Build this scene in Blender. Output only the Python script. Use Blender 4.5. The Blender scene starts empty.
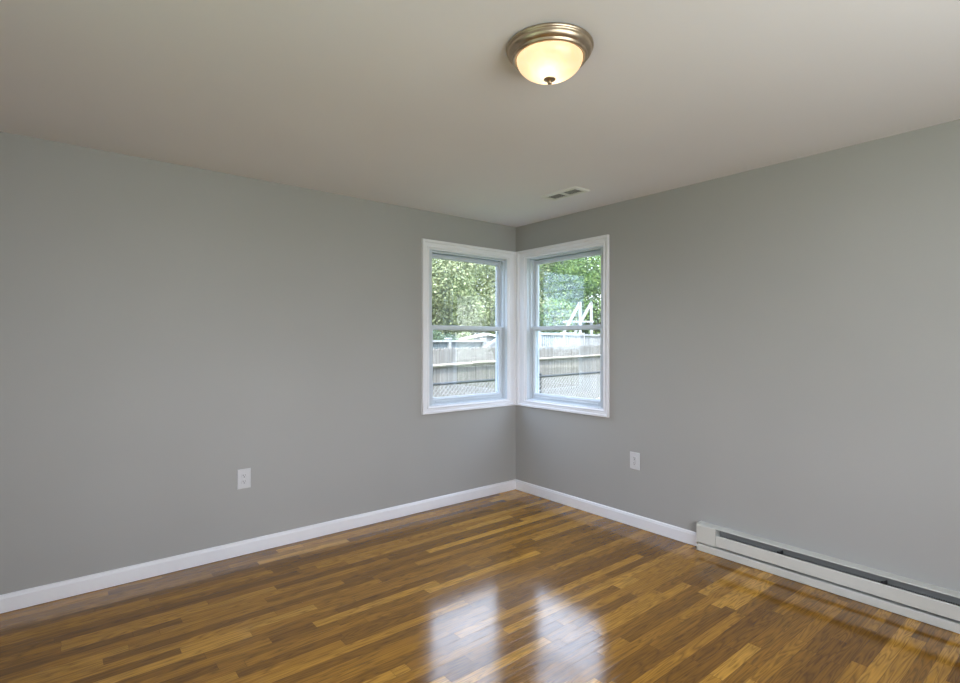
import bpy, bmesh, math, random
from mathutils import Vector, Matrix, noise

S = bpy.context.scene
COL = S.collection
R = math.radians

# ------------------------------------------------------------------ camera
CAM = Vector((-3.380, -3.613, 1.376))
cd = bpy.data.cameras.new('camera')
cam = bpy.data.objects.new('camera', cd)
COL.objects.link(cam)
cam.location = CAM
# forward = (sin, cos) of the heading measured from +y towards +x
HEAD = math.atan2(0.6324, 0.7746)
cam.rotation_euler = (R(90), 0, -HEAD)
cd.sensor_fit = 'HORIZONTAL'
cd.sensor_width = 36
cd.lens = 36 * 529 / 960
cd.clip_start = 0.02
cd.clip_end = 400
S.camera = cam

# ------------------------------------------------------------------ view
S.view_settings.view_transform = 'Standard'
S.view_settings.look = 'None'
S.view_settings.gamma = 1
S.view_settings.use_curve_mapping = False
S.view_settings.exposure = 0.0
S.cycles.max_bounces = 10
S.cycles.diffuse_bounces = 7
S.cycles.glossy_bounces = 5
S.cycles.transparent_max_bounces = 24
S.cycles.sample_clamp_indirect = 6
S.cycles.caustics_reflective = False
S.cycles.caustics_refractive = False
S.cycles.use_denoising = True

# ------------------------------------------------------------------ sky, sun
SKY = 6.6
w = bpy.data.worlds.new('sky'); S.world = w
w.use_nodes = True
nt = w.node_tree; nt.nodes.clear()
out = nt.nodes.new('ShaderNodeOutputWorld')
bg = nt.nodes.new('ShaderNodeBackground'); bg.inputs[1].default_value = SKY
tc = nt.nodes.new('ShaderNodeTexCoord')
sep = nt.nodes.new('ShaderNodeSeparateXYZ')
rmp = nt.nodes.new('ShaderNodeValToRGB')
rmp.color_ramp.elements[0].position = 0.0; rmp.color_ramp.elements[0].color = (0.86, 0.92, 1.0, 1)
rmp.color_ramp.elements[1].position = 0.7; rmp.color_ramp.elements[1].color = (0.60, 0.72, 1.0, 1)
nt.links.new(tc.outputs['Generated'], sep.inputs[0])
nt.links.new(sep.outputs['Z'], rmp.inputs[0])
nt.links.new(rmp.outputs[0], bg.inputs[0])
lum = nt.nodes.new('ShaderNodeMapRange')      # hazy sky, brighter towards the zenith
lum.inputs['From Min'].default_value = 0.0; lum.inputs['From Max'].default_value = 0.8
lum.inputs['To Min'].default_value = SKY * 0.7; lum.inputs['To Max'].default_value = SKY * 1.9
nt.links.new(sep.outputs['Z'], lum.inputs['Value']); nt.links.new(lum.outputs[0], bg.inputs[1])
nt.links.new(bg.outputs[0], out.inputs[0])

sd = bpy.data.lights.new('sun', 'SUN'); sd.energy = 12.0; sd.angle = R(1.0); sd.color = (1.0, 0.93, 0.80)
sun = bpy.data.objects.new('sun', sd); COL.objects.link(sun)
sun.rotation_euler = Vector((0.42, 0.62, -1.05)).to_track_quat('-Z', 'Y').to_euler()

# sampling portals in the window openings (they emit nothing of their own)
def portal(name, loc, direction, sx, sy):
    d = bpy.data.lights.new(name, 'AREA'); d.shape = 'RECTANGLE'; d.size = sx; d.size_y = sy
    d.cycles.is_portal = True
    o = bpy.data.objects.new(name, d); COL.objects.link(o)
    o.location = loc
    o.rotation_euler = Vector(direction).to_track_quat('-Z', 'Y').to_euler()
portal('window_portal', (-0.538, 0.15, 1.489), (0, -1, 0), 0.86, 1.28)
portal('window_portal', (0.15, -0.578, 1.489), (-1, 0, 0), 0.86, 1.28)
# area fill lamps, added in two made-up openings out of view
def fill_light(name, loc, direction, sx, sy, radiance, col):
    d = bpy.data.lights.new(name, 'AREA'); d.shape = 'RECTANGLE'; d.size = sx; d.size_y = sy
    d.energy = radiance * math.pi * sx * sy; d.color = col
    o = bpy.data.objects.new(name, d); COL.objects.link(o); o.location = loc
    o.rotation_euler = Vector(direction).to_track_quat('-Z', 'Y').to_euler()
fill_light('back_fill', (-2.35, -4.78, 1.52), (0, 1, 0.6), 2.50, 1.50, 5.2, (0.95, 0.97, 1.0))
fill_light('side_fill', (-4.07, -2.55, 1.30), (1, 0, 0.0), 1.60, 1.40, 0.25, (0.95, 0.97, 1.0))

# ------------------------------------------------------------------ materials
def mat(name, col=(0.8, 0.8, 0.8), rough=0.5, metal=0.0, spec=0.5, coat=0.0):
    m = bpy.data.materials.new(name); m.use_nodes = True
    p = m.node_tree.nodes['Principled BSDF']
    p.inputs['Base Color'].default_value = (*col, 1)
    p.inputs['Roughness'].default_value = rough
    p.inputs['Metallic'].default_value = metal
    p.inputs['Specular IOR Level'].default_value = spec
    p.inputs['Coat Weight'].default_value = coat
    return m

def N(m, t, **kw):
    n = m.node_tree.nodes.new(t)
    for k, v in kw.items():
        setattr(n, k, v)
    return n
def L(m, a, b): m.node_tree.links.new(a, b)
def P(m): return m.node_tree.nodes['Principled BSDF']

def noisy(m, c1, c2, scale=5, detail=4, stretch=(1, 1, 1), lo=0.35, hi=0.65, bump=0.0, bscale=None, bdist=0.01, distortion=0.0):
    """base colour varies between two tones of the thing itself, optional bump"""
    tc = N(m, 'ShaderNodeTexCoord'); mp = N(m, 'ShaderNodeMapping')
    mp.inputs['Scale'].default_value = stretch
    L(m, tc.outputs['Object'], mp.inputs[0])
    nz = N(m, 'ShaderNodeTexNoise'); nz.inputs['Scale'].default_value = scale; nz.inputs['Detail'].default_value = detail
    nz.inputs['Distortion'].default_value = distortion
    L(m, mp.outputs[0], nz.inputs['Vector'])
    rp = N(m, 'ShaderNodeValToRGB')
    rp.color_ramp.elements[0].position = lo; rp.color_ramp.elements[0].color = (*c1, 1)
    rp.color_ramp.elements[1].position = hi; rp.color_ramp.elements[1].color = (*c2, 1)
    L(m, nz.outputs['Fac'], rp.inputs[0]); L(m, rp.outputs[0], P(m).inputs['Base Color'])
    if bump:
        n2 = N(m, 'ShaderNodeTexNoise'); n2.inputs['Scale'].default_value = bscale or scale * 8
        n2.inputs['Detail'].default_value = 3
        L(m, mp.outputs[0], n2.inputs['Vector'])
        bp = N(m, 'ShaderNodeBump'); bp.inputs['Strength'].default_value = bump; bp.inputs['Distance'].default_value = bdist
        L(m, n2.outputs['Fac'], bp.inputs['Height']); L(m, bp.outputs[0], P(m).inputs['Normal'])
    return m

M = {}
M['wall'] = noisy(mat('wall_paint', rough=0.62, spec=0.3), (0.375, 0.372, 0.356), (0.390, 0.387, 0.371), 1.2, 2, bump=0.12, bscale=160, bdist=0.002)
M['ceiling'] = noisy(mat('ceiling_paint', rough=0.8, spec=0.2), (0.785, 0.762, 0.775), (0.815, 0.792, 0.805), 0.8, 2, bump=0.1, bscale=120, bdist=0.002)
M['trim'] = noisy(mat('trim_paint', rough=0.32), (0.80, 0.80, 0.83), (0.83, 0.83, 0.86), 3, 2)
M['vinyl'] = noisy(mat('sky_shaded_vinyl', rough=0.38), (0.60, 0.65, 0.70), (0.64, 0.69, 0.74), 3, 2)  # vinyl coloured darker and bluer for its shade and the sky's tint
M['heater'] = noisy(mat('heater_enamel', rough=0.35), (0.60, 0.60, 0.555), (0.63, 0.63, 0.585), 4, 2)
M['heater_dark'] = mat('heater_inside', (0.21, 0.21, 0.20), 0.5)
M['fin'] = mat('aluminium_fins', (0.42, 0.42, 0.42), 0.45, 0.7)
M['black'] = mat('black_plastic', (0.02, 0.02, 0.022), 0.5)
M['plate'] = mat('white_plastic', (0.62, 0.62, 0.63), 0.35)
M['slot'] = mat('socket_slot', (0.03, 0.03, 0.03), 0.6)
M['screw'] = mat('screw_metal', (0.7, 0.7, 0.68), 0.35, 0.8)
M['vent'] = mat('register_enamel', (0.74, 0.73, 0.69), 0.4)
M['duct'] = mat('duct_metal', (0.10, 0.10, 0.095), 0.6, 0.3)
M['nickel'] = noisy(mat('brushed_nickel', rough=0.34, metal=1.0), (0.47, 0.37, 0.27), (0.53, 0.43, 0.32), 30, 3)
M['siding'] = mat('siding', (0.68, 0.77, 0.84), 0.6)
M['white_ext'] = noisy(mat('white_outdoor_paint', rough=0.5), (0.25, 0.25, 0.25), (0.29, 0.29, 0.29), 4, 3)
M['roof'] = noisy(mat('roof_shingle', rough=0.8), (0.22, 0.22, 0.23), (0.30, 0.30, 0.31), 8, 4, bump=0.3)
M['roof_white'] = noisy(mat('pale_metal_roof', rough=0.5), (0.50, 0.50, 0.50), (0.56, 0.56, 0.56), 6, 3)
M['greywood'] = noisy(mat('grey_boards', rough=0.8), (0.085, 0.105, 0.11), (0.13, 0.155, 0.155), 6, 4, (4, 4, .5))
M['cedar'] = noisy(mat('weathered_cedar', rough=0.85), (0.105, 0.098, 0.09), (0.195, 0.182, 0.165), 3.5, 6, (7, 7, .6), 0.3, 0.7)
M['cedar_rail'] = noisy(mat('cedar_rail', rough=0.85), (0.20, 0.18, 0.14), (0.27, 0.245, 0.195), 4, 4)
M['galv'] = mat('galvanised_steel', (0.045, 0.05, 0.055), 0.9, 0.0, 0.1)
M['wire'] = mat('fence_wire', (0.32, 0.32, 0.32), 0.45, 0.3)
M['grass'] = noisy(mat('grass_ground', rough=0.9), (0.035, 0.055, 0.018), (0.08, 0.11, 0.03), 2.5, 8, bump=0.5)
M['bark'] = noisy(mat('bark', rough=0.9), (0.05, 0.04, 0.03), (0.10, 0.08, 0.06), 6, 5, (4, 4, .6), bump=0.5)
M['winglass_dark'] = mat('far_window_glass', (0.02, 0.03, 0.04), 0.08)

def leaf_mat(name, c1, c2, c3):
    m = mat(name, c1, 0.55, spec=0.35)
    oi = N(m, 'ShaderNodeNewGeometry')
    rp = N(m, 'ShaderNodeValToRGB')
    rp.color_ramp.elements[0].color = (*c1, 1); rp.color_ramp.elements[1].color = (*c3, 1)
    e = rp.color_ramp.elements.new(0.5); e.color = (*c2, 1)
    L(m, oi.outputs['Random Per Island'], rp.inputs[0])
    L(m, rp.outputs[0], P(m).inputs['Base Color'])
    tr = N(m, 'ShaderNodeBsdfTranslucent'); L(m, rp.outputs[0], tr.inputs[0])
    mx = N(m, 'ShaderNodeMixShader'); mx.inputs[0].default_value = 0.3
    o = m.node_tree.nodes['Material Output']
    L(m, P(m).outputs[0], mx.inputs[1]); L(m, tr.outputs[0], mx.inputs[2]); L(m, mx.outputs[0], o.inputs[0])
    return m
M['leaf_olive'] = leaf_mat('olive_leaves', (0.10, 0.125, 0.06), (0.20, 0.235, 0.115), (0.34, 0.37, 0.20))
M['leaf_green'] = leaf_mat('green_leaves', (0.03, 0.07, 0.02), (0.09, 0.17, 0.045), (0.22, 0.30, 0.08))
M['leaf_dark'] = leaf_mat('dark_leaves', (0.03, 0.055, 0.035), (0.06, 0.10, 0.05), (0.11, 0.16, 0.07))

# clear pane: transmission plus a Fresnel mirror, the same from either side
def glass_mat():
    m = bpy.data.materials.new('window_glass'); m.use_nodes = True
    t = m.node_tree; t.nodes.clear()
    o = t.nodes.new('ShaderNodeOutputMaterial')
    g = t.nodes.new('ShaderNodeNewGeometry')
    mr = t.nodes.new('ShaderNodeMapRange')
    mr.inputs['To Min'].default_value = 1.95; mr.inputs['To Max'].default_value = 1 / 1.95
    t.links.new(g.outputs['Backfacing'], mr.inputs['Value'])
    fr = t.nodes.new('ShaderNodeFresnel'); t.links.new(mr.outputs[0], fr.inputs['IOR'])
    tr = t.nodes.new('ShaderNodeBsdfTransparent'); tr.inputs[0].default_value = (0.95, 0.97, 0.965, 1)
    gl = t.nodes.new('ShaderNodeBsdfGlossy'); gl.inputs['Roughness'].default_value = 0.0
    mx = t.nodes.new('ShaderNodeMixShader')
    t.links.new(fr.outputs[0], mx.inputs[0]); t.links.new(tr.outputs[0], mx.inputs[1]); t.links.new(gl.outputs[0], mx.inputs[2])
    t.links.new(mx.outputs[0], o.inputs[0])
    return m
M['glass'] = glass_mat()

# lit alabaster dome: gives a warm glow of its own, the bulbs inside shine through it
def dome_mat():
    m = bpy.data.materials.new('alabaster_glass'); m.use_nodes = True
    t = m.node_tree; t.nodes.clear()
    o = t.nodes.new('ShaderNodeOutputMaterial')
    tc = t.nodes.new('ShaderNodeTexCoord')
    nz = t.nodes.new('ShaderNodeTexNoise'); nz.inputs['Scale'].default_value = 16; nz.inputs['Detail'].default_value = 4; nz.inputs['Distortion'].default_value = 2
    t.links.new(tc.outputs['Object'], nz.inputs['Vector'])
    rp = t.nodes.new('ShaderNodeValToRGB')
    rp.color_ramp.elements[0].position = 0.35; rp.color_ramp.elements[0].color = (0.95, 0.50, 0.18, 1)
    rp.color_ramp.elements[1].position = 0.65; rp.color_ramp.elements[1].color = (1.0, 0.66, 0.32, 1)
    t.links.new(nz.outputs['Fac'], rp.inputs[0])
    tl = t.nodes.new('ShaderNodeBsdfTranslucent'); tl.inputs[0].default_value = (0.9, 0.86, 0.78, 1)
    gl = t.nodes.new('ShaderNodeBsdfGlossy'); gl.inputs['Roughness'].default_value = 0.2
    mx = t.nodes.new('ShaderNodeMixShader'); mx.inputs[0].default_value = 0.05
    t.links.new(tl.outputs[0], mx.inputs[1]); t.links.new(gl.outputs[0], mx.inputs[2])
    em = t.nodes.new('ShaderNodeEmission'); t.links.new(rp.outputs[0], em.inputs[0]); em.inputs[1].default_value = 0.50
    ad = t.nodes.new('ShaderNodeAddShader')
    t.links.new(mx.outputs[0], ad.inputs[0]); t.links.new(em.outputs[0], ad.inputs[1])
    t.links.new(ad.outputs[0], o.inputs[0])
    return m
M['dome'] = dome_mat()

# strip oak floor: rows along x, random lengths and tones, grain, varnish coat
def floor_mat():
    m = mat('oak_strip_floor', rough=0.5, spec=0.0, coat=1.0)
    p = P(m)
    def math_(op, a, b=None, c=None):
        n = N(m, 'ShaderNodeMath', operation=op)
        for i, v in enumerate((a, b, c)):
            if v is None: continue
            if isinstance(v, (int, float)): n.inputs[i].default_value = v
            else: L(m, v, n.inputs[i])
        return n.outputs[0]
    W = 0.0572
    tc = N(m, 'ShaderNodeTexCoord'); sp = N(m, 'ShaderNodeSeparateXYZ'); L(m, tc.outputs['Object'], sp.inputs[0])
    x, y = sp.outputs['X'], sp.outputs['Y']
    yr = math_('DIVIDE', y, W); row = math_('FLOOR', yr); fy = math_('FRACT', yr)
    def white(a, b, s):
        c = N(m, 'ShaderNodeCombineXYZ')
        for i, v in enumerate((a, b, s)):
            if isinstance(v, (int, float)): c.inputs[i].default_value = v
            else: L(m, v, c.inputs[i])
        wn = N(m, 'ShaderNodeTexWhiteNoise', noise_dimensions='3D'); L(m, c.outputs[0], wn.inputs['Vector'])
        return wn
    r1 = white(row, 3.0, 1.0).outputs['Value']; r2 = white(row, 9.0, 4.0).outputs['Value']
    ln = math_('MULTIPLY_ADD', r2, 1.1, 1.0)
    xs = math_('DIVIDE', math_('MULTIPLY_ADD', r1, 7.0, math_('ADD', x, 40.0)), ln)
    # irregular joints: warp the running coordinate a little per cell
    idx = math_('FLOOR', xs); fx = math_('FRACT', xs)
    jit = white(row, idx, 2.0).outputs['Value']
    cut = math_('GREATER_THAN', fx, math_('MULTIPLY_ADD', jit, 0.6, 0.35))
    cell = math_('ADD', math_('MULTIPLY', idx, 2.0), cut)
    wn = white(row, cell, 7.0)
    tone = wn.outputs['Value']
    edge_x = math_('MINIMUM', math_('MULTIPLY', math_('ABSOLUTE', math_('SUBTRACT', fx, math_('MULTIPLY_ADD', jit, 0.6, 0.35))), ln), math_('MULTIPLY', math_('MINIMUM', fx, math_('SUBTRACT', 1.0, fx)), ln))
    edge_y = math_('MULTIPLY', math_('MINIMUM', fy, math_('SUBTRACT', 1.0, fy)), W)
    edge = math_('MINIMUM', edge_x, edge_y)
    seam = N(m, 'ShaderNodeMapRange'); seam.inputs['From Min'].default_value = 0.0002; seam.inputs['From Max'].default_value = 0.0013
    L(m, edge, seam.inputs['Value'])
    # grain coordinates, shifted per board
    cb = N(m, 'ShaderNodeCombineXYZ'); L(m, x, cb.inputs[0]); L(m, y, cb.inputs[1])
    sh = N(m, 'ShaderNodeVectorMath', operation='MULTIPLY_ADD'); L(m, wn.outputs['Color'], sh.inputs[0]); sh.inputs[1].default_value = (9, 9, 9); L(m, cb.outputs[0], sh.inputs[2])
    mp = N(m, 'ShaderNodeMapping'); mp.inputs['Scale'].default_value = (1.1, 13.0, 1.0); L(m, sh.outputs[0], mp.inputs[0])
    big = N(m, 'ShaderNodeTexNoise'); big.inputs['Scale'].default_value = 1.6; big.inputs['Detail'].default_value = 2; big.inputs['Distortion'].default_value = 0.3
    L(m, mp.outputs[0], big.inputs['Vector'])
    rings = math_('FRACT', math_('MULTIPLY', big.outputs['Fac'], 11.0))
    rings = math_('ABSOLUTE', math_('SUBTRACT', rings, 0.5))     # 0..0.5
    mp2 = N(m, 'ShaderNodeMapping'); mp2.inputs['Scale'].default_value = (4.0, 110.0, 1.0); L(m, sh.outputs[0], mp2.inputs[0])
    fine = N(m, 'ShaderNodeTexNoise'); fine.inputs['Scale'].default_value = 1.5; fine.inputs['Detail'].default_value = 5
    L(m, mp2.outputs[0], fine.inputs['Vector'])
    rp = N(m, 'ShaderNodeValToRGB')
    cr = rp.color_ramp
    cr.elements[0].position = 0.0; cr.elements[0].color = (0.205, 0.088, 0.008, 1)
    cr.elements[1].position = 1.0; cr.elements[1].color = (0.60, 0.310, 0.045, 1)
    for ps, c in ((0.25, (0.240, 0.107, 0.011)), (0.5, (0.315, 0.144, 0.015)), (0.78, (0.42, 0.200, 0.022))):
        e = cr.elements.new(ps); e.color = (*c, 1)
    L(m, tone, rp.inputs[0])
    g1 = math_('MULTIPLY_ADD', math_('POWER', math_('MULTIPLY', rings, 2.0), 0.5), 0.62, 0.50)
    g2 = math_('MULTIPLY_ADD', fine.outputs['Fac'], 0.8, 0.60)
    g = math_('MULTIPLY', math_('MULTIPLY', g1, g2), math_('MULTIPLY_ADD', seam.outputs[0], 0.45, 0.55))
    vm = N(m, 'ShaderNodeVectorMath', operation='SCALE'); L(m, rp.outputs[0], vm.inputs[0]); L(m, g, vm.inputs['Scale'])
    L(m, vm.outputs[0], p.inputs['Base Color'])
    p.inputs['Coat Roughness'].default_value = 0.105
    p.inputs['Coat IOR'].default_value = 1.52
    b1 = N(m, 'ShaderNodeTexNoise'); b1.inputs['Scale'].default_value = 1.0; b1.inputs['Detail'].default_value = 4
    mp3 = N(m, 'ShaderNodeMapping'); mp3.inputs['Scale'].default_value = (3.0, 22.0, 1.0); L(m, sh.outputs[0], mp3.inputs[0]); L(m, mp3.outputs[0], b1.inputs['Vector'])
    hsum = math_('ADD', math_('MULTIPLY', b1.outputs['Fac'], 0.45), math_('ADD', math_('MULTIPLY', fine.outputs['Fac'], 0.35), math_('MULTIPLY', seam.outputs[0], 0.12)))
    bp = N(m, 'ShaderNodeBump'); bp.inputs['Strength'].default_value = 0.75; bp.inputs['Distance'].default_value = 0.0012
    L(m, hsum, bp.inputs['Height']); L(m, bp.outputs[0], p.inputs['Normal']); L(m, bp.outputs[0], p.inputs['Coat Normal'])
    return m
M['floor'] = floor_mat()

# ------------------------------------------------------------------ helpers
def link(o, parent=None):
    COL.objects.link(o)
    if parent is not None: o.parent = parent
    return o
def obj(name, bm, material, parent=None, smooth=False, loc=None):
    bmesh.ops.recalc_face_normals(bm, faces=bm.faces[:])
    me = bpy.data.meshes.new(name); bm.to_mesh(me); bm.free()
    me.materials.append(M[material] if isinstance(material, str) else material)
    if smooth:
        for p in me.polygons: p.use_smooth = True
    o = bpy.data.objects.new(name, me)
    if loc: o.location = loc
    return link(o, parent)
def tag(o, label=None, cat=None, group=None, kind=None):
    if label: o['label'] = label
    if cat: o['category'] = cat
    if group: o['group'] = group
    if kind: o['kind'] = kind
    return o
def thing(name, loc=(0, 0, 0), rz=0.0, **kw):
    o = bpy.data.objects.new(name, None); o.empty_display_size = 0.1
    o.location = loc; o.rotation_euler = (0, 0, rz); link(o)
    return tag(o, **kw)
def box(bm, lo, hi, bevel=0.0, seg=2):
    b = bmesh.new()
    bmesh.ops.create_cube(b, size=1)
    for v in b.verts:
        v.co = Vector([lo[i] + (v.co[i] + 0.5) * (hi[i] - lo[i]) for i in range(3)])
    if bevel: bmesh.ops.bevel(b, geom=b.edges[:], offset=bevel, segments=seg, affect='EDGES', profile=0.6)
    merge(bm, b)
def merge(bm, b, mtx=None):
    me = bpy.data.meshes.new('tmp'); b.to_mesh(me); b.free()
    if mtx is not None: me.transform(mtx)
    bm.from_mesh(me); bpy.data.meshes.remove(me)
def bar(bm, a, b_, wx, wy, up=Vector((0, 0, 1))):
    """square bar from a to b_"""
    a = Vector(a); b_ = Vector(b_); d = (b_ - a); ln = d.length; d.normalize()
    s = d.cross(up)
    if s.length < 1e-4: s = d.cross(Vector((0, 1, 0)))
    s.normalize(); u = s.cross(d)
    vs = []
    for t in (0, ln):
        for i, j in ((-1, -1), (1, -1), (1, 1), (-1, 1)):
            vs.append(bm.verts.new(a + d * t + s * (i * wx / 2) + u * (j * wy / 2)))
    for f in ((0, 1, 2, 3), (4, 5, 6, 7), (0, 1, 5, 4), (1, 2, 6, 5), (2, 3, 7, 6), (3, 0, 4, 7)):
        bm.faces.new([vs[i] for i in f])
def tube(bm, a, b_, r, n=10, r2=None):
    a = Vector(a); b_ = Vector(b_); d = b_ - a; ln = d.length
    b = bmesh.new()
    bmesh.ops.create_cone(b, cap_ends=True, segments=n, radius1=r, radius2=r if r2 is None else r2, depth=ln)
    q = Vector((0, 0, 1)).rotation_difference(d)
    merge(bm, b, Matrix.Translation((a + b_) / 2) @ q.to_matrix().to_4x4())
def lathe(bm, prof, n=64, closed=False):
    rings = []
    for r, z in prof:
        if r < 1e-6: rings.append([bm.verts.new((0, 0, z))])
        else: rings.append([bm.verts.new((r * math.cos(2 * math.pi * k / n), r * math.sin(2 * math.pi * k / n), z)) for k in range(n)])
    pairs = list(zip(rings, rings[1:]))
    if closed: pairs.append((rings[-1], rings[0]))
    for A, B in pairs:
        for k in range(n):
            k2 = (k + 1) % n
            if len(A) == 1 and len(B) == 1: continue
            if len(A) == 1: bm.faces.new((A[0], B[k], B[k2]))
            elif len(B) == 1: bm.faces.new((A[k], A[k2], B[0]))
            else: bm.faces.new((A[k], A[k2], B[k2], B[k]))
def prism(bm, pts, axis_a, axis_b, ext, lo, hi):
    """extrude the closed outline pts (pairs along axis_a, axis_b) from lo to hi along ext"""
    rows = []
    for t in (lo, hi):
        r = []
        for p, q in pts:
            v = [0, 0, 0]; v[axis_a] = p; v[axis_b] = q; v[ext] = t
            r.append(bm.verts.new(v))
        rows.append(r)
    n = len(pts)
    bm.faces.new(rows[0]); bm.faces.new(rows[1][::-1])
    for i in range(n):
        j = (i + 1) % n
        bm.faces.new((rows[0][i], rows[0][j], rows[1][j], rows[1][i]))

# ------------------------------------------------------------------ the room
RX, RY, H, T = -3.97, -4.62, 2.44, 0.14
GZ = -0.5            # ground outside, below the floor
# the two corner windows: clear opening in distance s from the corner and height z
WIN = {'left': (0.112, 0.964), 'right': (0.152, 1.004)}
WZ = (0.850, 2.128)
J = 0.016            # jamb liner thickness

def struct(o): o['kind'] = 'structure'; return o

bm = bmesh.new(); box(bm, (RX - T, RY - T, -0.12), (0, 0, 0)); struct(obj('floor', bm, 'floor'))
bm = bmesh.new(); box(bm, (RX - T, RY - T, H), (T, T, H + 0.22)); struct(obj('ceiling', bm, 'ceiling'))
bm = bmesh.new(); box(bm, (RX - 1.5, RY - 1.7, H + 0.221), (T + .35, T + .35, H + 0.30)); struct(obj('roof', bm, 'roof'))  # unseen slab, its deep eaves added to keep sun out of the room
def wall_with_hole(name, m):
    """left: plane y=0..T ; right: plane x=0..T"""
    s0, s1 = WIN[name][0] - J, WIN[name][1] + J
    z0, z1 = WZ[0] - J, WZ[1] + J
    bm = bmesh.new()
    def b(sa, sb, za, zb):
        if name == 'left': box(bm, (-sb, 0, za), (-sa, T, zb))
        else: box(bm, (0, -sb, za), (T, -sa, zb))
    end = -RX + T if name == 'left' else -RY + T
    start = 0 if name == 'left' else -T
    b(start, s0, GZ, H); b(s1, end, GZ, H); b(s0, s1, GZ, z0); b(s0, s1, z1, H)
    return struct(obj('wall_' + name, bm, m))
wall_with_hole('left', 'wall'); wall_with_hole('right', 'wall')
# wall behind the camera with a wide opening added for the back fill lamp
bm = bmesh.new()
bx0, bx1, bz0, bz1 = -3.65, -1.05, 0.80, 2.36
box(bm, (RX, RY - T, GZ), (bx0, RY, H)); box(bm, (bx1, RY - T, GZ), (0, RY, H))
box(bm, (bx0, RY - T, GZ), (bx1, RY, bz0)); box(bm, (bx0, RY - T, bz1), (bx1, RY, H))
struct(obj('wall_back', bm, 'wall'))
bm = bmesh.new()
sy0, sy1, sz0, sz1 = -3.40, -1.70, 0.55, 2.05  # unseen opening, added for the side fill lamp
box(bm, (RX - T, RY - T, GZ), (RX, sy0, H)); box(bm, (RX - T, sy1, GZ), (RX, 0, H))
box(bm, (RX - T, sy0, GZ), (RX, sy1, sz0)); box(bm, (RX - T, sy0, sz1), (RX, sy1, H))
struct(obj('wall_side', bm, 'wall'))

# baseboards with an eased top
def base_profile(h=0.092, t=0.014):
    return [(0, 0.0025), (t, 0.0025), (t, h * 0.80), (t * 0.80, h * 0.86), (t * 0.72, h * 0.93), (t * 0.40, h * 0.985), (0, h)]
bm = bmesh.new(); prism(bm, [(-a, b) for a, b in base_profile()], 1, 2, 0, RX, -0.0005); struct(obj('baseboard_left', bm, 'trim'))
bm = bmesh.new(); prism(bm, [(-a, b) for a, b in base_profile()], 0, 2, 1, -1.806, -0.0145); struct(obj('baseboard_right', bm, 'trim'))
bm = bmesh.new(); prism(bm, [(RX + a, b) for a, b in base_profile()], 0, 2, 1, RY, -0.015); struct(obj('baseboard_side', bm, 'trim'))
bm = bmesh.new(); prism(bm, [(RY + a, b) for a, b in base_profile()], 1, 2, 0, RX + 0.015, 0); struct(obj('baseboard_back', bm, 'trim'))

# ------------------------------------------------------------------ windows
def ring(bm, mp, inner, outer, prof):
    """picture-frame sweep. inner/outer = (s0, s1, z0, z1); prof = closed list (u 0..1, t)"""
    loops = []
    for u, t in prof:
        s0 = inner[0] + (outer[0] - inner[0]) * u; s1 = inner[1] + (outer[1] - inner[1]) * u
        z0 = inner[2] + (outer[2] - inner[2]) * u; z1 = inner[3] + (outer[3] - inner[3]) * u
        loops.append([bm.verts.new(mp(s, z, t)) for s, z in ((s0, z0), (s1, z0), (s1, z1), (s0, z1))])
    n = len(prof)
    for i in range(n):
        A, B = loops[i], loops[(i + 1) % n]
        for k in range(4):
            bm.faces.new((A[k], A[(k + 1) % 4], B[(k + 1) % 4], B[k]))

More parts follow.
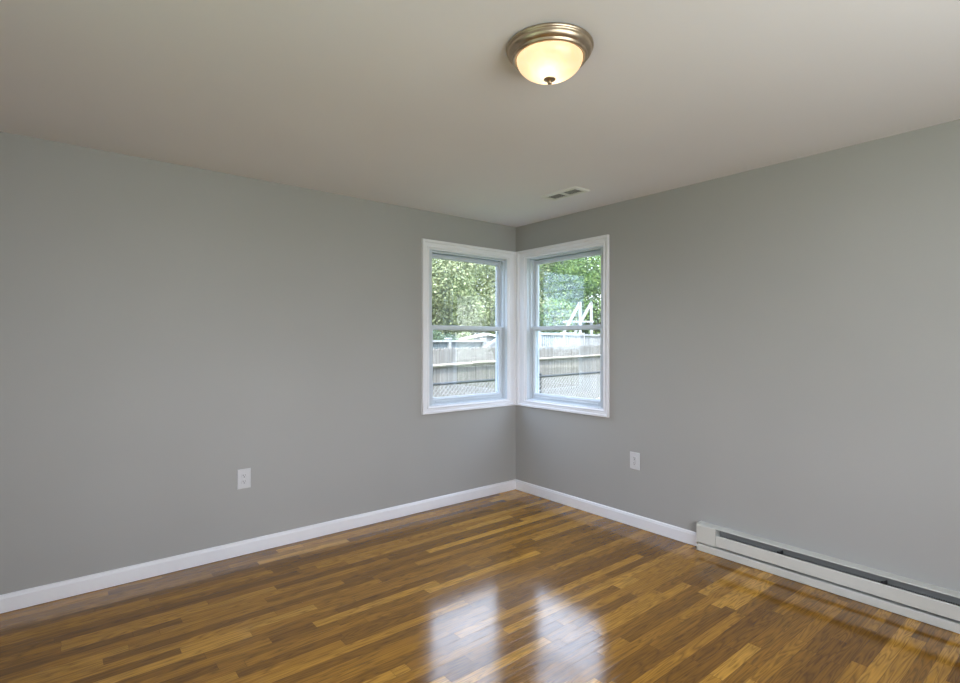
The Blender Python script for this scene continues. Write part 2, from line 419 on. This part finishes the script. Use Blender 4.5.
def build_window(num, side, label):
    s0, s1 = WIN[side]; z0, z1 = WZ
    if side == 'left':
        org = (-(s0 + s1) / 2, 0, z0)
        mp = lambda s, z, t: (-s - org[0], t, z - z0)
    else:
        org = (0, -(s0 + s1) / 2, z0)
        mp = lambda s, z, t: (t, -s - org[1], z - z0)
    w_ = thing('window_%d' % num, org, label=label, cat='window', kind='structure')
    def pbox(bm, sa, sb, za, zb, ta, tb, bev=0.0):
        p, q = mp(sa, za, ta), mp(sb, zb, tb)
        box(bm, tuple(min(a, b) for a, b in zip(p, q)), tuple(max(a, b) for a, b in zip(p, q)), bev, 2)
    # casing on the room side: thin inner bead, flat, raised back band
    so = (0.0205 if side == 'right' else 0.0005)
    o = (so, {'left': 1.041, 'right': 1.064}[side], 0.785, 2.207)
    prof = [(0, -0.0003), (0, -0.006), (0.10, -0.008), (0.15, -0.015), (0.26, -0.017), (0.34, -0.011), (0.66, -0.012), (0.74, -0.022), (0.95, -0.023), (1, -0.019), (1, -0.0003)]
    bm = bmesh.new(); ring(bm, mp, (s0 - 0.004, s1 + 0.004, z0 - 0.004, z1 + 0.004), o, prof)
    obj('casing', bm, 'trim', w_)
    # jamb liner through the wall, with the blind stop outside
    bm = bmesh.new()
    ring(bm, mp, (s0, s1, z0, z1), (s0 - J, s1 + J, z0 - J, z1 + J), [(0, 0.0), (0, T + 0.01), (1, T + 0.01), (1, 0.0)])
    ring(bm, mp, (s0 + .008, s1 - .014, z0 + .014, z1 - .014), (s0, s1, z0, z1), [(0, 0.127), (0, T + 0.01), (1, T + 0.01), (1, 0.127)])
    ring(bm, mp, (s0 + .010, s1 - .010, z0 + .006, z1 - .012), (s0, s1, z0, z1), [(0, 0.034), (0, 0.048), (1, 0.048), (1, 0.034)])
    F = .032                                     # balance cover on the far jamb
    pbox(bm, s1 - F, s1, z0, z1, 0.012, T)
    for sa, sb in ((s0, s0 + .008), (s1 - F - .008, s1 - F)): pbox(bm, sa, sb, z0, z1, 0.0855, 0.0895)
    obj('jamb', bm, 'vinyl', w_)
    # exterior casing
    bm = bmesh.new()
    ring(bm, mp, (s0 - .004, s1 + .004, z0 - .004, z1 + .004), (s0 - .08, s1 + .08, z0 - .05, z1 + .08), [(0, T + 0.001), (0, T + 0.02), (1, T + 0.02), (1, T + 0.001)])
    obj('outer_casing', bm, 'vinyl', w_)
    def sash(name, za, zb, ta, tb, st, rb, rt):
        bm = bmesh.new()
        sa, sb = s0 + .003, s1 - F - .003
        gi = (sa + st, sb - st, za + rb, zb - rt)
        tm = (ta + tb) / 2
        prof = [(0, tm - .006), (.18, ta + .004), (.22, ta), (.97, ta), (1, ta + .002), (1, tb), (.22, tb), (.18, tb - .004), (0, tm + .006)]
        ring(bm, mp, gi, (sa, sb, za, zb), prof)
        s = obj(name, bm, 'vinyl', w_)
        bm = bmesh.new()
        pbox(bm, gi[0] - .004, gi[1] + .004, gi[2] - .004, gi[3] + .004, tm - .002, tm + .002)
        g = obj('glass_pane', bm, 'glass', s)
        return s
    up = sash('upper_sash', 1.474, z1 - .013, 0.090, 0.125, 0.033, 0.038, 0.034)
    lo = sash('lower_sash', z0 + .001, 1.512, 0.050, 0.085, 0.040, 0.056, 0.038)
    # lift rail of the lower sash
    bm = bmesh.new(); pbox(bm, s0 + .06, s1 - .09, z0 + .018, z0 + .026, 0.042, 0.052, .002)
    obj('lift_rail', bm, 'vinyl', lo)
    return w_
build_window(1, 'left', 'white double-hung corner window in the left wall, looking onto the pale stockade fence')
build_window(2, 'right', 'white double-hung corner window in the right wall, with the white pool ladder seen through it')
# frame of the added back opening, out of view
w3 = thing('window_3', ((bx0 + bx1) / 2, RY, bz0), label='wide white frame of an opening added for fill light behind the viewer', cat='window', kind='structure')
bm = bmesh.new()
ww, hh = (bx1 - bx0) / 2, bz1 - bz0
for lo_, hi_ in (((-ww, -T, 0), (-ww + .05, 0, hh)), ((ww - .05, -T, 0), (ww, 0, hh)), ((-ww, -T, 0), (ww, 0, .05)), ((-ww, -T, hh - .05), (ww, 0, hh)), ((-.03, -.05, 0), (.03, -.02, hh))):
    box(bm, lo_, hi_)
obj('frame', bm, 'vinyl', w3)

w4 = thing('window_4', (RX, (sy0 + sy1) / 2, sz0), label='wide white frame of an opening added for fill light beside the viewer', cat='window', kind='structure')
bm = bmesh.new(); ww, hh = (sy1 - sy0) / 2, sz1 - sz0
for lo_, hi_ in (((-T, -ww, 0), (0, -ww + .05, hh)), ((-T, ww - .05, 0), (0, ww, hh)), ((-T, -ww, 0), (0, ww, .05)), ((-T, -ww, hh - .05), (0, ww, hh))):
    box(bm, lo_, hi_)
obj('frame', bm, 'vinyl', w4)

# ------------------------------------------------------------------ electric outlets
def build_outlet(loc, rz, label):
    """local: wall plane y=0, faces -y"""
    t = thing('electrical_outlet', loc, rz, label=label, cat='outlet', group='wall outlets')
    wd, hg = 0.083, 0.127
    bm = bmesh.new()
    lo_, hi_ = (-wd / 2, -0.0065, -hg / 2), (wd / 2, -0.0002, hg / 2)
    # plate with a sloped rim
    pts = [(1.0, -0.0002), (1.0, -0.003), (0.93, -0.0065), (0.0, -0.0065)]
    rows = []
    for u, y in pts[:-1]:
        k = (wd / 2 - (1 - u) * wd / 2, hg / 2 - (1 - u) * wd / 2)
        rows.append([bm.verts.new((sx * k[0], y, sz * k[1])) for sx, sz in ((-1, -1), (1, -1), (1, 1), (-1, 1))])
    for A, B in zip(rows, rows[1:]):
        for k in range(4): bm.faces.new((A[k], A[(k + 1) % 4], B[(k + 1) % 4], B[k]))
    bm.faces.new(rows[-1]); bm.faces.new(rows[0][::-1])
    obj('cover_plate', bm, 'plate', t)
    for sz in (1, -1):
        bm = bmesh.new(); n = 28; vs0, vs1 = [], []
        for k in range(n):
            a = 2 * math.pi * k / n
            px_, pz = 0.0172 * math.cos(a), max(-0.0142, min(0.0142, 0.0172 * math.sin(a)))
            vs0.append(bm.verts.new((px_, -0.0064, pz))); vs1.append(bm.verts.new((px_ * .96, -0.0088, pz * .96)))
        for k in range(n): bm.faces.new((vs0[k], vs0[(k + 1) % n], vs1[(k + 1) % n], vs1[k]))
        bm.faces.new(vs1); bm.faces.new(vs0[::-1])
        r = obj('receptacle', bm, 'plate', t, loc=(0, 0, sz * 0.0195))
        bm = bmesh.new()
        box(bm, (-.0076, -.0092, .0005), (-.0050, -.0086, .0085)); box(bm, (.0050, -.0092, .0015), (.0072, -.0086, .0080))
        tube(bm, (0, -.0092, -.0070), (0, -.0086, -.0070), .0030, 14)
        obj('slots', bm, 'slot', r)
    bm = bmesh.new(); tube(bm, (0, -.0080, 0), (0, -.0063, 0), .0032, 14); obj('screw', bm, 'screw', t)
    return t
build_outlet((-2.400, 0, 0.490), 0, 'white duplex outlet low on the left wall, its dark slots clearly seen')
build_outlet((0, -1.295, 0.489), R(-90), 'white duplex outlet on the right wall, below the window near the corner')

# ------------------------------------------------------------------ baseboard heater on the right wall
# local: x along the wall (towards the viewer), y out into the room, z up
HL = 1.86
ht = thing('baseboard_heater', (0, -1.812, 0), R(-90), label='long cream enamelled electric baseboard heater along the foot of the right wall', cat='heater')
def hp(pts):  # profile given as (out, z); local out is -y after the turn
    return [(-a, b) for a, b in pts]
# housing: back plate and folded top cap with a drop lip
bm = bmesh.new()
prism(bm, hp([(0.0005, 0.004), (0.0035, 0.004), (0.0035, 0.1735), (0.060, 0.1715), (0.0625, 0.1715), (0.0625, 0.1695), (0.0655, 0.1695), (0.0660, 0.1715), (0.063, 0.1745), (0.002, 0.1775), (0.0005, 0.1765)]), 1, 2, 0, 0.004, HL)
obj('back_housing', bm, 'heater', ht)
bm = bmesh.new()   # front panel, leaning a touch, with a returned upper edge
prism(bm, hp([(0.0640, 0.066), (0.0665, 0.063), (0.0665, 0.127), (0.0640, 0.131), (0.0605, 0.1315), (0.0605, 0.1295), (0.0625, 0.128), (0.0635, 0.124)]), 1, 2, 0, 0.129, HL - 0.03)
obj('front_panel', bm, 'heater', ht)
bm = bmesh.new()   # toe panel
prism(bm, hp([(0.0035, 0.003), (0.0645, 0.003), (0.0645, 0.045), (0.061, 0.0475), (0.030, 0.0475), (0.030, 0.045), (0.061, 0.043), (0.061, 0.006), (0.0035, 0.006)]), 1, 2, 0, 0.006, HL)
obj('toe_panel', bm, 'heater', ht)
for x0, x1 in ((0.0, 0.127), (HL - 0.028, HL + 0.003)):
    bm = bmesh.new()
    box(bm, (x0, -0.0668, 0.0575), (x1, -0.001, 0.1685), 0.0015)
    box(bm, (x0, -0.0655, 0.003), (x0 + 0.003 if x0 == 0 else x1, -0.001, 0.18))
    e = obj('end_cap', bm, 'heater', ht)
    if x0 == 0:
        for sx in (0.045, 0.118):
            bm = bmesh.new(); tube(bm, (sx, -0.0668, 0.036), (sx, -0.0640, 0.036), 0.003, 12); obj('screw', bm, 'screw', e)
bm = bmesh.new()   # heating element: tube with fins
tube(bm, (0.127, -0.034, 0.095), (HL - .03, -0.034, 0.095), 0.006, 10)
x_ = 0.17
while x_ < HL - 0.06:
    box(bm, (x_, -0.058, 0.068), (x_ + 0.0008, -0.010, 0.122)); x_ += 0.009
obj('heating_element', bm, 'fin', ht)
bm = bmesh.new()
box(bm, (0.127, -0.0068, 0.008), (HL - .02, -0.0038, 0.160))
obj('reflector', bm, 'heater_dark', ht)
for x_ in (0.507, 1.009, 1.511):
    bm = bmesh.new()
    box(bm, (x_ - 0.003, -0.062, 0.10), (x_ + 0.003, -0.006, 0.138)); box(bm, (x_ - 0.012, -0.0625, 0.132), (x_ + 0.012, -0.050, 0.141), 0.001)
    obj('panel_clip', bm, 'black', ht)

# ------------------------------------------------------------------ ceiling register
vt = thing('ceiling_vent', (-0.507, -1.055, H), 0, label='small white two-bank air register in the ceiling near the window corner', cat='vent')
VW, VL = 0.158, 0.338
bm = bmesh.new()
def vring(inner, outer, prof):
    loops = []
    for u, z in prof:
        xa = inner[0] + (outer[0] - inner[0]) * u; ya = inner[1] + (outer[1] - inner[1]) * u
        loops.append([bm.verts.new((sx * xa, sy * ya, z)) for sx, sy in ((-1, -1), (1, -1), (1, 1), (-1, 1))])
    for i in range(len(prof)):
        A, B = loops[i], loops[(i + 1) % len(prof)]
        for k in range(4): bm.faces.new((A[k], A[(k + 1) % 4], B[(k + 1) % 4], B[k]))
vring((0.047, 0.137), (VW / 2, VL / 2), [(0, -0.001), (0, -0.009), (0.08, -0.011), (0.75, -0.010), (0.93, -0.004), (1, -0.0005), (1, -0.0002)])
box(bm, (-.048, -.011, -0.0105), (.048, .011, -0.001))
obj('face_frame', bm, 'vent', vt)
bm = bmesh.new(); box(bm, (-.049, -.139, -.0012), (.049, .139, -.0002)); obj('duct_opening', bm, 'duct', vt)
for sgn in (1, -1):
    bm = bmesh.new()
    for k in range(7):
        y = sgn * (0.022 + 0.0175 * k)
        bar(bm, (-.047, y, -.0055), (.047, y, -.0055), 0.0012, 0.0075, up=Vector((0, 0.85, 0.5)))
    obj('louvres', bm, 'duct' if False else 'vent', vt)

# ------------------------------------------------------------------ ceiling lamp
LP = (-1.975, -2.290, H)
lm = thing('ceiling_light', LP, 0, label='flush ceiling light with a brushed nickel ring, lit alabaster dome and finial', cat='lamp')
bm = bmesh.new()
RING = [(0.0, -0.0005), (0.150, -0.0005), (0.161, -0.002), (0.1635, -0.006), (0.1635, -0.011), (0.160, -0.0145), (0.157, -0.017), (0.1575, -0.021), (0.156, -0.029), (0.150, -0.037), (0.1435, -0.042), (0.141, -0.044), (0.1415, -0.048), (0.139, -0.052), (0.134, -0.0535), (0.1285, -0.052), (0.126, -0.046), (0.124, -0.030), (0.0, -0.028)]
lathe(bm, [(a * .955, b * .88) for a, b in RING], 96)
obj('ring', bm, 'nickel', lm, smooth=True)
bm = bmesh.new(); Rg, dz = 0.119, 0.072
pr = [(Rg * math.cos(R(a)), -0.043 - dz * math.sin(R(a))) for a in [0, 8, 16, 24, 32, 40, 48, 56, 64, 72, 80, 86]] + [(0, -0.043 - dz)]
lathe(bm, pr, 96)
obj('glass_dome', bm, 'dome', lm, smooth=True)
bm = bmesh.new()
lathe(bm, [(a * 1.25, b + 0.0045) for a, b in [(0, -0.1185), (0.0155, -0.1190), (0.0175, -0.1205), (0.0165, -0.1225), (0.010, -0.1260), (0.0050, -0.1285), (0.0042, -0.1305), (0.0068, -0.1330), (0.0062, -0.1365), (0.0030, -0.1385), (0, -0.139)]], 32)
obj('finial', bm, 'nickel', lm, smooth=True)
for k in range(2):
    d = bpy.data.lights.new('bulb', 'POINT'); d.energy = 0.17; d.color = (1.0, 0.84, 0.60); d.shadow_soft_size = 0.022
    b_ = bpy.data.objects.new('bulb', d); b_.location = ((-1) ** k * 0.028, (-1) ** k * 0.016, -0.070); link(b_, lm)

# ------------------------------------------------------------------ outdoors: ground
bm = bmesh.new()
n = 40
grid = [[bm.verts.new((-40 + 120 * i / n, -40 + 120 * j / n, GZ - 0.02 + (0.06 * noise.noise(Vector((i * .7, j * .7, 0))) if (i > 14 and j > 14) else 0))) for j in range(n + 1)] for i in range(n + 1)]
for i in range(n):
    for j in range(n): bm.faces.new((grid[i][j], grid[i + 1][j], grid[i + 1][j + 1], grid[i][j + 1]))
g = obj('ground', bm, 'grass'); struct(g)

# ------------------------------------------------------------------ stockade fence
def frame_line(a, b):
    a, b = Vector(a), Vector(b); d = b - a
    return a, d.length, math.atan2(d.y, d.x)
rng = random.Random(4)
A, ln, ang = frame_line((-4.2, 1.75), (16.3, 8.77))
sf = thing('stockade_fence', (A.x, A.y, GZ), ang, label='tall weathered grey stockade fence of narrow boards across the yard', cat='fence')
bm = bmesh.new(); x_ = 0.0
while x_ < ln:
    wd = rng.uniform(0.068, 0.082); hgt = 1.762 + rng.uniform(-0.012, 0.012); y = rng.uniform(0, 0.008); d = 0.022
    prism(bm, [(x_, 0), (x_ + wd, 0), (x_ + wd, hgt - .035), (x_ + wd * .72, hgt), (x_ + wd * .28, hgt), (x_, hgt - .035)], 0, 2, 1, y, y + d)
    x_ += wd + rng.uniform(0.001, 0.005)
obj('board_panel', bm, 'cedar', sf)
for z_ in (0.10, 1.40):
    bm = bmesh.new(); x_ = 0.0
    while x_ < ln:
        e = min(x_ + 2.43, ln); dzz = rng.uniform(-.012, .012)
        tube(bm, (x_, -0.028, z_ + .07 + dzz), (e, -0.028, z_ + .07 + rng.uniform(-.012, .012)), 0.030, 8); x_ = e
    r = obj('rail', bm, 'cedar_rail', sf)
for k in range(9):
    bm = bmesh.new(); x_ = 1.2 + k * 2.43
    tube(bm, (x_, 0.075, 0), (x_, 0.075, 1.72), 0.05, 10); obj('post', bm, 'cedar', sf)

# ------------------------------------------------------------------ chain-link fence
A, ln, ang = frame_line((0.15, 2.972), (13.0, 4.11))
cf = thing('chain_link_fence', (A.x, A.y, GZ), ang, label='low galvanised chain-link fence in front of the stockade fence', cat='fence')
TH = 1.225
bm = bmesh.new(); tube(bm, (0, 0, TH), (ln, 0, TH), 0.021, 10); obj('top_rail', bm, 'galv', cf)
for x_ in (0.02, 3.58, 6.6, 9.6, 12.6):
    bm = bmesh.new(); tube(bm, (x_, 0.02, 0), (x_, 0.02, TH + 0.03), 0.026, 10)
    b = bmesh.new(); bmesh.ops.create_uvsphere(b, u_segments=10, v_segments=6, radius=0.034); merge(bm, b, Matrix.Translation((x_, 0.02, TH + .035)))
    obj('post', bm, 'galv', cf)
bm = bmesh.new(); sp_ = 0.085; wr = 0.006
x_ = -TH
while x_ < ln:
    for sg in (1, -1):
        xa, xb = (x_, x_ + TH) if sg > 0 else (x_ + TH, x_)
        za, zb = 0.03, TH
        # clip to the fence length
        a = Vector((xa, 0, za)); b = Vector((xb, 0, zb)); d = b - a
        t0, t1 = 0.0, 1.0
        for lim, sgn in ((0, 1), (ln, -1)):
            pa = (a.x - lim) * sgn; pb = (b.x - lim) * sgn
            if pa < 0 and pb < 0: t0 = 2
            elif pa < 0: t0 = max(t0, pa / (pa - pb))
            elif pb < 0: t1 = min(t1, pa / (pa - pb))
        if t1 - t0 > 0.01:
            bar(bm, a + d * t0 + Vector((0, -.004 * sg, 0)), a + d * t1 + Vector((0, -.004 * sg, 0)), wr, wr)
    x_ += sp_
obj('wire_mesh', bm, 'wire', cf)

# ------------------------------------------------------------------ neighbour's yard beyond the fence
# grey board fence with white posts and cap
A, ln, ang = frame_line((-2.0, 4.6), (5.6, 7.2))
gf = thing('panel_fence', (A.x, A.y, GZ), ang, label='blue-grey panel fence with white posts and cap beyond the stockade fence', cat='fence')
bm = bmesh.new(); x_ = 0.0
while x_ < ln:
    box(bm, (x_, 0, 0.05), (x_ + 0.135, 0.02, 1.86)); x_ += 0.145
obj('boards', bm, 'greywood', gf)
bm = bmesh.new(); box(bm, (0, -.05, 1.86), (ln, .07, 1.905), .004); obj('cap_rail', bm, 'white_ext', gf)
for k in range(6):
    bm = bmesh.new(); x_ = 0.06 + k * (ln - .12) / 5
    box(bm, (x_ - .055, -.045, 0), (x_ + .055, .065, 1.93), .004); box(bm, (x_ - .07, -.06, 1.93), (x_ + .07, .08, 1.965), .004)
    obj('post', bm, 'white_ext', gf)

# low white shed
sh = thing('garden_shed', (10.3, 13.0, GZ), R(-30), label='low white garden shed with a pale gable roof, seen above the fences', cat='shed')
bm = bmesh.new()
prism(bm, [(-1.6, 0), (1.6, 0), (1.6, 1.78), (0, 2.10), (-1.6, 1.78)], 0, 2, 1, -1.2, 1.2); obj('wall', bm, 'white_ext', sh)
bm = bmesh.new()
prism(bm, [(-1.8, 1.76), (0, 2.12), (1.8, 1.76), (1.8, 1.84), (0, 2.20), (-1.8, 1.84)], 0, 2, 1, -1.35, 1.35); obj('roof', bm, 'roof_white', sh)
bm = bmesh.new(); box(bm, (-.5, -1.225, 0.05), (.5, -1.2, 1.75), .003); dr = obj('door', bm, 'white_ext', sh)
bm = bmesh.new(); tube(bm, (.40, -1.26, .9), (.40, -1.22, .9), .02, 10); obj('handle', bm, 'galv', dr)

# white pool deck with railing and stair rail
A, ln, ang = frame_line((5.62, 6.90), (13.6, 9.64))
dk = thing('pool_deck', (A.x, A.y, GZ), ang, label='raised white pool deck with a picket railing and sloping stair rail', cat='deck')
dk_z = 1.08; rail_z = 2.15
bm = bmesh.new(); box(bm, (0.9, 0, dk_z - .05), (ln, 1.8, dk_z)); obj('platform', bm, 'white_ext', dk)
bm = bmesh.new(); box(bm, (0.9, -.03, dk_z - .25), (ln, 0, dk_z + .0)); obj('fascia', bm, 'white_ext', dk)
bm = bmesh.new(); box(bm, (0.9, -.045, rail_z - .07), (ln, .045, rail_z), .004); obj('top_rail', bm, 'white_ext', dk)
bm = bmesh.new(); box(bm, (0.9, -.03, dk_z + .09), (ln, .03, dk_z + .16), .004); obj('bottom_rail', bm, 'white_ext', dk)
x_ = 1.02; k = 0
while x_ < ln - .05 and k < 60:
    bm = bmesh.new(); box(bm, (x_ - .026, -.014, dk_z + .16), (x_ + .026, .014, rail_z - .07)); obj('baluster', bm, 'white_ext', dk); x_ += 0.15; k += 1
for q in range(5):
    bm = bmesh.new(); x_ = 0.9 + q * (ln - .9) / 4.0
    box(bm, (x_ - .06, -.06, 0), (x_ + .06, .06, rail_z + .04), .004); obj('post', bm, 'white_ext', dk)
bm = bmesh.new()   # stair: solid slatted flank with a sloping cap
for q in range(14):
    xa = 0.84 - 0.12 * (q + 1); top = rail_z - .0 - (q + .5) * 0.12 * .37
    box(bm, (xa, -.02, 0.02), (xa + .108, .01, top))
bar(bm, (.9, -.005, rail_z + .03), (.9 - 14 * .12, -.005, rail_z + .03 - 14 * 0.12 * .37), .07, .06)
obj('stair_rail', bm, 'white_ext', dk)

# A-frame pool ladder on the deck
lad = thing('pool_ladder', (12.80, 10.0, GZ + dk_z), R(-39), label='white A-frame pool ladder rising above the deck railing', cat='ladder')
Hh = 2.33
for k, xx in enumerate((0, 0.50)):
    bm = bmesh.new(); y_ = .3 * k
    bar(bm, (xx - 1.25, y_, 0.0), (xx, y_, Hh), .10, .10)
    bar(bm, (xx, y_, Hh + .02), (xx + .02, y_, 0), .10, .10)
    obj('side_rail', bm, 'white_ext', lad)
bm = bmesh.new(); bar(bm, (-.66, .15, 1.58), (.58, .15, 1.58), .07, .07); obj('cross_bar', bm, 'white_ext', lad)
for q in range(3):
    bm = bmesh.new(); z_ = .3 + .42 * q
    bar(bm, (-1.25 + z_ * .54, 0, z_), (-.75 + z_ * .54, .3, z_), .12, .03); obj('step', bm, 'white_ext', lad)

# neighbour's house to the side, mirrored in the right window's upper pane
nh = thing('neighbor_house', (-9.0, 9.2, GZ), 0, label='light blue sided house with a grey roof beyond the yard', cat='house')
def siding(bm, x, y0, y1, z0, z1):
    z_ = z0
    while z_ < z1:
        e = min(z_ + .28, z1)
        prism(bm, [(x - .05, z_), (x + .045, z_), (x + .004, e), (x - .05, e)], 0, 2, 1, y0, y1); z_ = e
bm = bmesh.new(); siding(bm, 0, -5.5, 5.5, .4, 5.6)
box(bm, (-7, -5.5, 0), (-.05, 5.5, 5.6)); obj('wall', bm, 'siding', nh)
bm = bmesh.new(); prism(bm, [(.45, 5.45), (-3.5, 7.3), (-7.45, 5.45), (-7.45, 5.63), (-3.5, 7.5), (.45, 5.63)], 0, 2, 1, -5.8, 5.8); obj('roof', bm, 'roof', nh)
for y_ in (-3.9, 3.9):
    for zz in (1.2, 3.7):
        bm = bmesh.new(); box(bm, (.0, y_ - .5, zz), (.07, y_ + .5, zz + 1.3), .004); f = obj('window', bm, 'white_ext', nh)
        bm = bmesh.new(); box(bm, (.068, y_ - .41, zz + .09), (.076, y_ + .41, zz + .62)); box(bm, (.068, y_ - .41, zz + .68), (.076, y_ + .41, zz + 1.21)); obj('pane', bm, 'winglass_dark', f)

# ------------------------------------------------------------------ trees
def foliage_mesh(seed, rx, rz, leaves, size):
    rg = random.Random(seed); bm = bmesh.new()
    clumps = []
    for k in range(26):
        a = rg.uniform(0, 2 * math.pi); cz = rg.uniform(-0.95, 0.85); rr = math.sqrt(max(0, 1 - cz * cz)) * rg.uniform(.5, .92)
        clumps.append((Vector((rx * rr * math.cos(a), rx * rr * math.sin(a), rz * cz)), rx * rg.uniform(.26, .42)))
    clumps.append((Vector((0, 0, 0)), rx * .8))
    tot = sum(c[1] ** 2 for c in clumps)
    for c, r in clumps:
        for _ in range(int(leaves * r * r / tot)):
            d = Vector((rg.gauss(0, 1), rg.gauss(0, 1), rg.gauss(0, 1))).normalized()
            p = c + d * r * (rg.uniform(.55, 1.0) ** .5) * (1 + .22 * noise.noise(p0 := (c + d * r) * 1.7))
            nrm = (d + Vector((rg.gauss(0, .55), rg.gauss(0, .55), rg.gauss(0, .55) + .25))).normalized()
            t = nrm.orthogonal().normalized(); t.rotate(Matrix.Rotation(rg.uniform(0, 6.28), 3, nrm)); b = nrm.cross(t)
            s = size * rg.uniform(.6, 1.25)
            q = [p + t * s, p + b * s * .55 + nrm * s * .1, p - t * s, p - b * s * .55 + nrm * s * .1]
            bm.faces.new([bm.verts.new(v) for v in q])
    me = bpy.data.meshes.new('foliage'); bm.to_mesh(me); bm.free()
    return me
def trunk_mesh(seed, hgt, r):
    rg = random.Random(seed); bm = bmesh.new()
    p = Vector((0, 0, 0)); rad = r
    for k in range(5):
        q = p + Vector((rg.uniform(-.12, .12), rg.uniform(-.12, .12), hgt / 5))
        tube(bm, p, q + Vector((0, 0, .02)), rad, 10, rad * .86); p = q; rad *= .86
        if k >= 2:
            for _ in range(3):
                a = rg.uniform(0, 6.28); tube(bm, p, p + Vector((math.cos(a) * 1.1, math.sin(a) * 1.1, .8)), rad * .5, 7, rad * .15)
    me = bpy.data.meshes.new('trunk'); bm.to_mesh(me); bm.free(); me.materials.append(M['bark'])
    return me
KIND = {}
for nm, sd_, rx, rz, nl, sz, mt in (('olive', 1, 2.3, 2.5, 56000, .048, 'leaf_olive'), ('green', 2, 2.3, 2.5, 56000, .050, 'leaf_green'), ('dark', 3, 2.3, 2.5, 44000, .060, 'leaf_dark')):
    f = foliage_mesh(sd_, rx, rz, nl, sz); f.materials.append(M[mt])
    KIND[nm] = (f, trunk_mesh(sd_ + 10, 3.0, .17), rz)
def tree(kind, x, y, ctr, scale, rot, label):
    f, tk, rz = KIND[kind]
    t = thing('leafy_tree', (x, y, GZ), rot, label=label, cat='tree', group='trees beyond the yard')
    o = link(bpy.data.objects.new('foliage', f), t); o.location = (0, 0, ctr); o.scale = (scale,) * 3; tag(o, kind='stuff')
    o = link(bpy.data.objects.new('trunk', tk), t); o.scale = (1, 1, max(.6, (ctr) / 3.0))
    return t
# ground positions (x, y), crown centre height, scale
TREES = [
    ('olive', 9.0, 17.2, 3.1, 1.5, 0.3, 'broad olive-green tree filling the left part of the left window'),
    ('olive', 14.5, 16.6, 3.1, 1.5, 1.9, 'olive-green tree behind the white shed'),
    ('olive', 3.0, 15.0, 3.2, 1.32, 3.0, 'olive-green tree furthest left, hidden past the window edge'),
    ('green', 17.2, 13.0, 3.0, 1.40, 2.6, 'bright green leafy tree behind the pool ladder'),
    ('green', 20.8, 9.3, 3.0, 1.40, 4.1, 'bright green tree far right, past the end of the deck'),
    ('dark', 11.0, 24.5, 3.9, 1.9, 2.2, 'tall dark tree behind the shed and olive-green trees'),
    ('dark', 20.0, 18.6, 3.7, 1.75, 5.0, 'tall dark tree behind the bright green tree at the ladder'),
    ('dark', 26.0, 13.6, 3.7, 1.75, 1.0, 'tall dark tree furthest back on the right'),
    ('dark', 5.2, 21.0, 3.7, 1.70, 0.1, 'tall dark tree furthest back on the left'),
    ('green', 7.2, -6.0, 3.2, 1.20, 0.7, 'green tree on the open side of the house, mirrored faintly in the left window'),
    ('olive', 9.8, -11.4, 3.3, 1.30, 2.9, 'olive-green tree further off on the open side of the house'),
    ('green', 14.8, -8.6, 3.3, 1.35, 3.9, 'green tree furthest off on the open side of the house'),
]
for a in TREES: tree(*a)

# shrubs behind the panel fence
def shrub(x, y, kind, sc, label):
    f, tk, rz = KIND[kind]
    t = thing('shrub', (x, y, GZ), x * 3, label=label, cat='shrub', group='shrubs beyond the fence')
    o = link(bpy.data.objects.new('foliage', f), t); o.location = (0, 0, 2.3 - sc * 2.6 if False else rz * sc * .85); o.scale = (sc, sc, sc); tag(o, kind='stuff')
shrub(4.69, 8.52, 'dark', .44, 'dark green shrub behind the panel fence at the left window edge')
shrub(6.92, 10.57, 'olive', .46, 'yellow-green shrub beside the white shed')
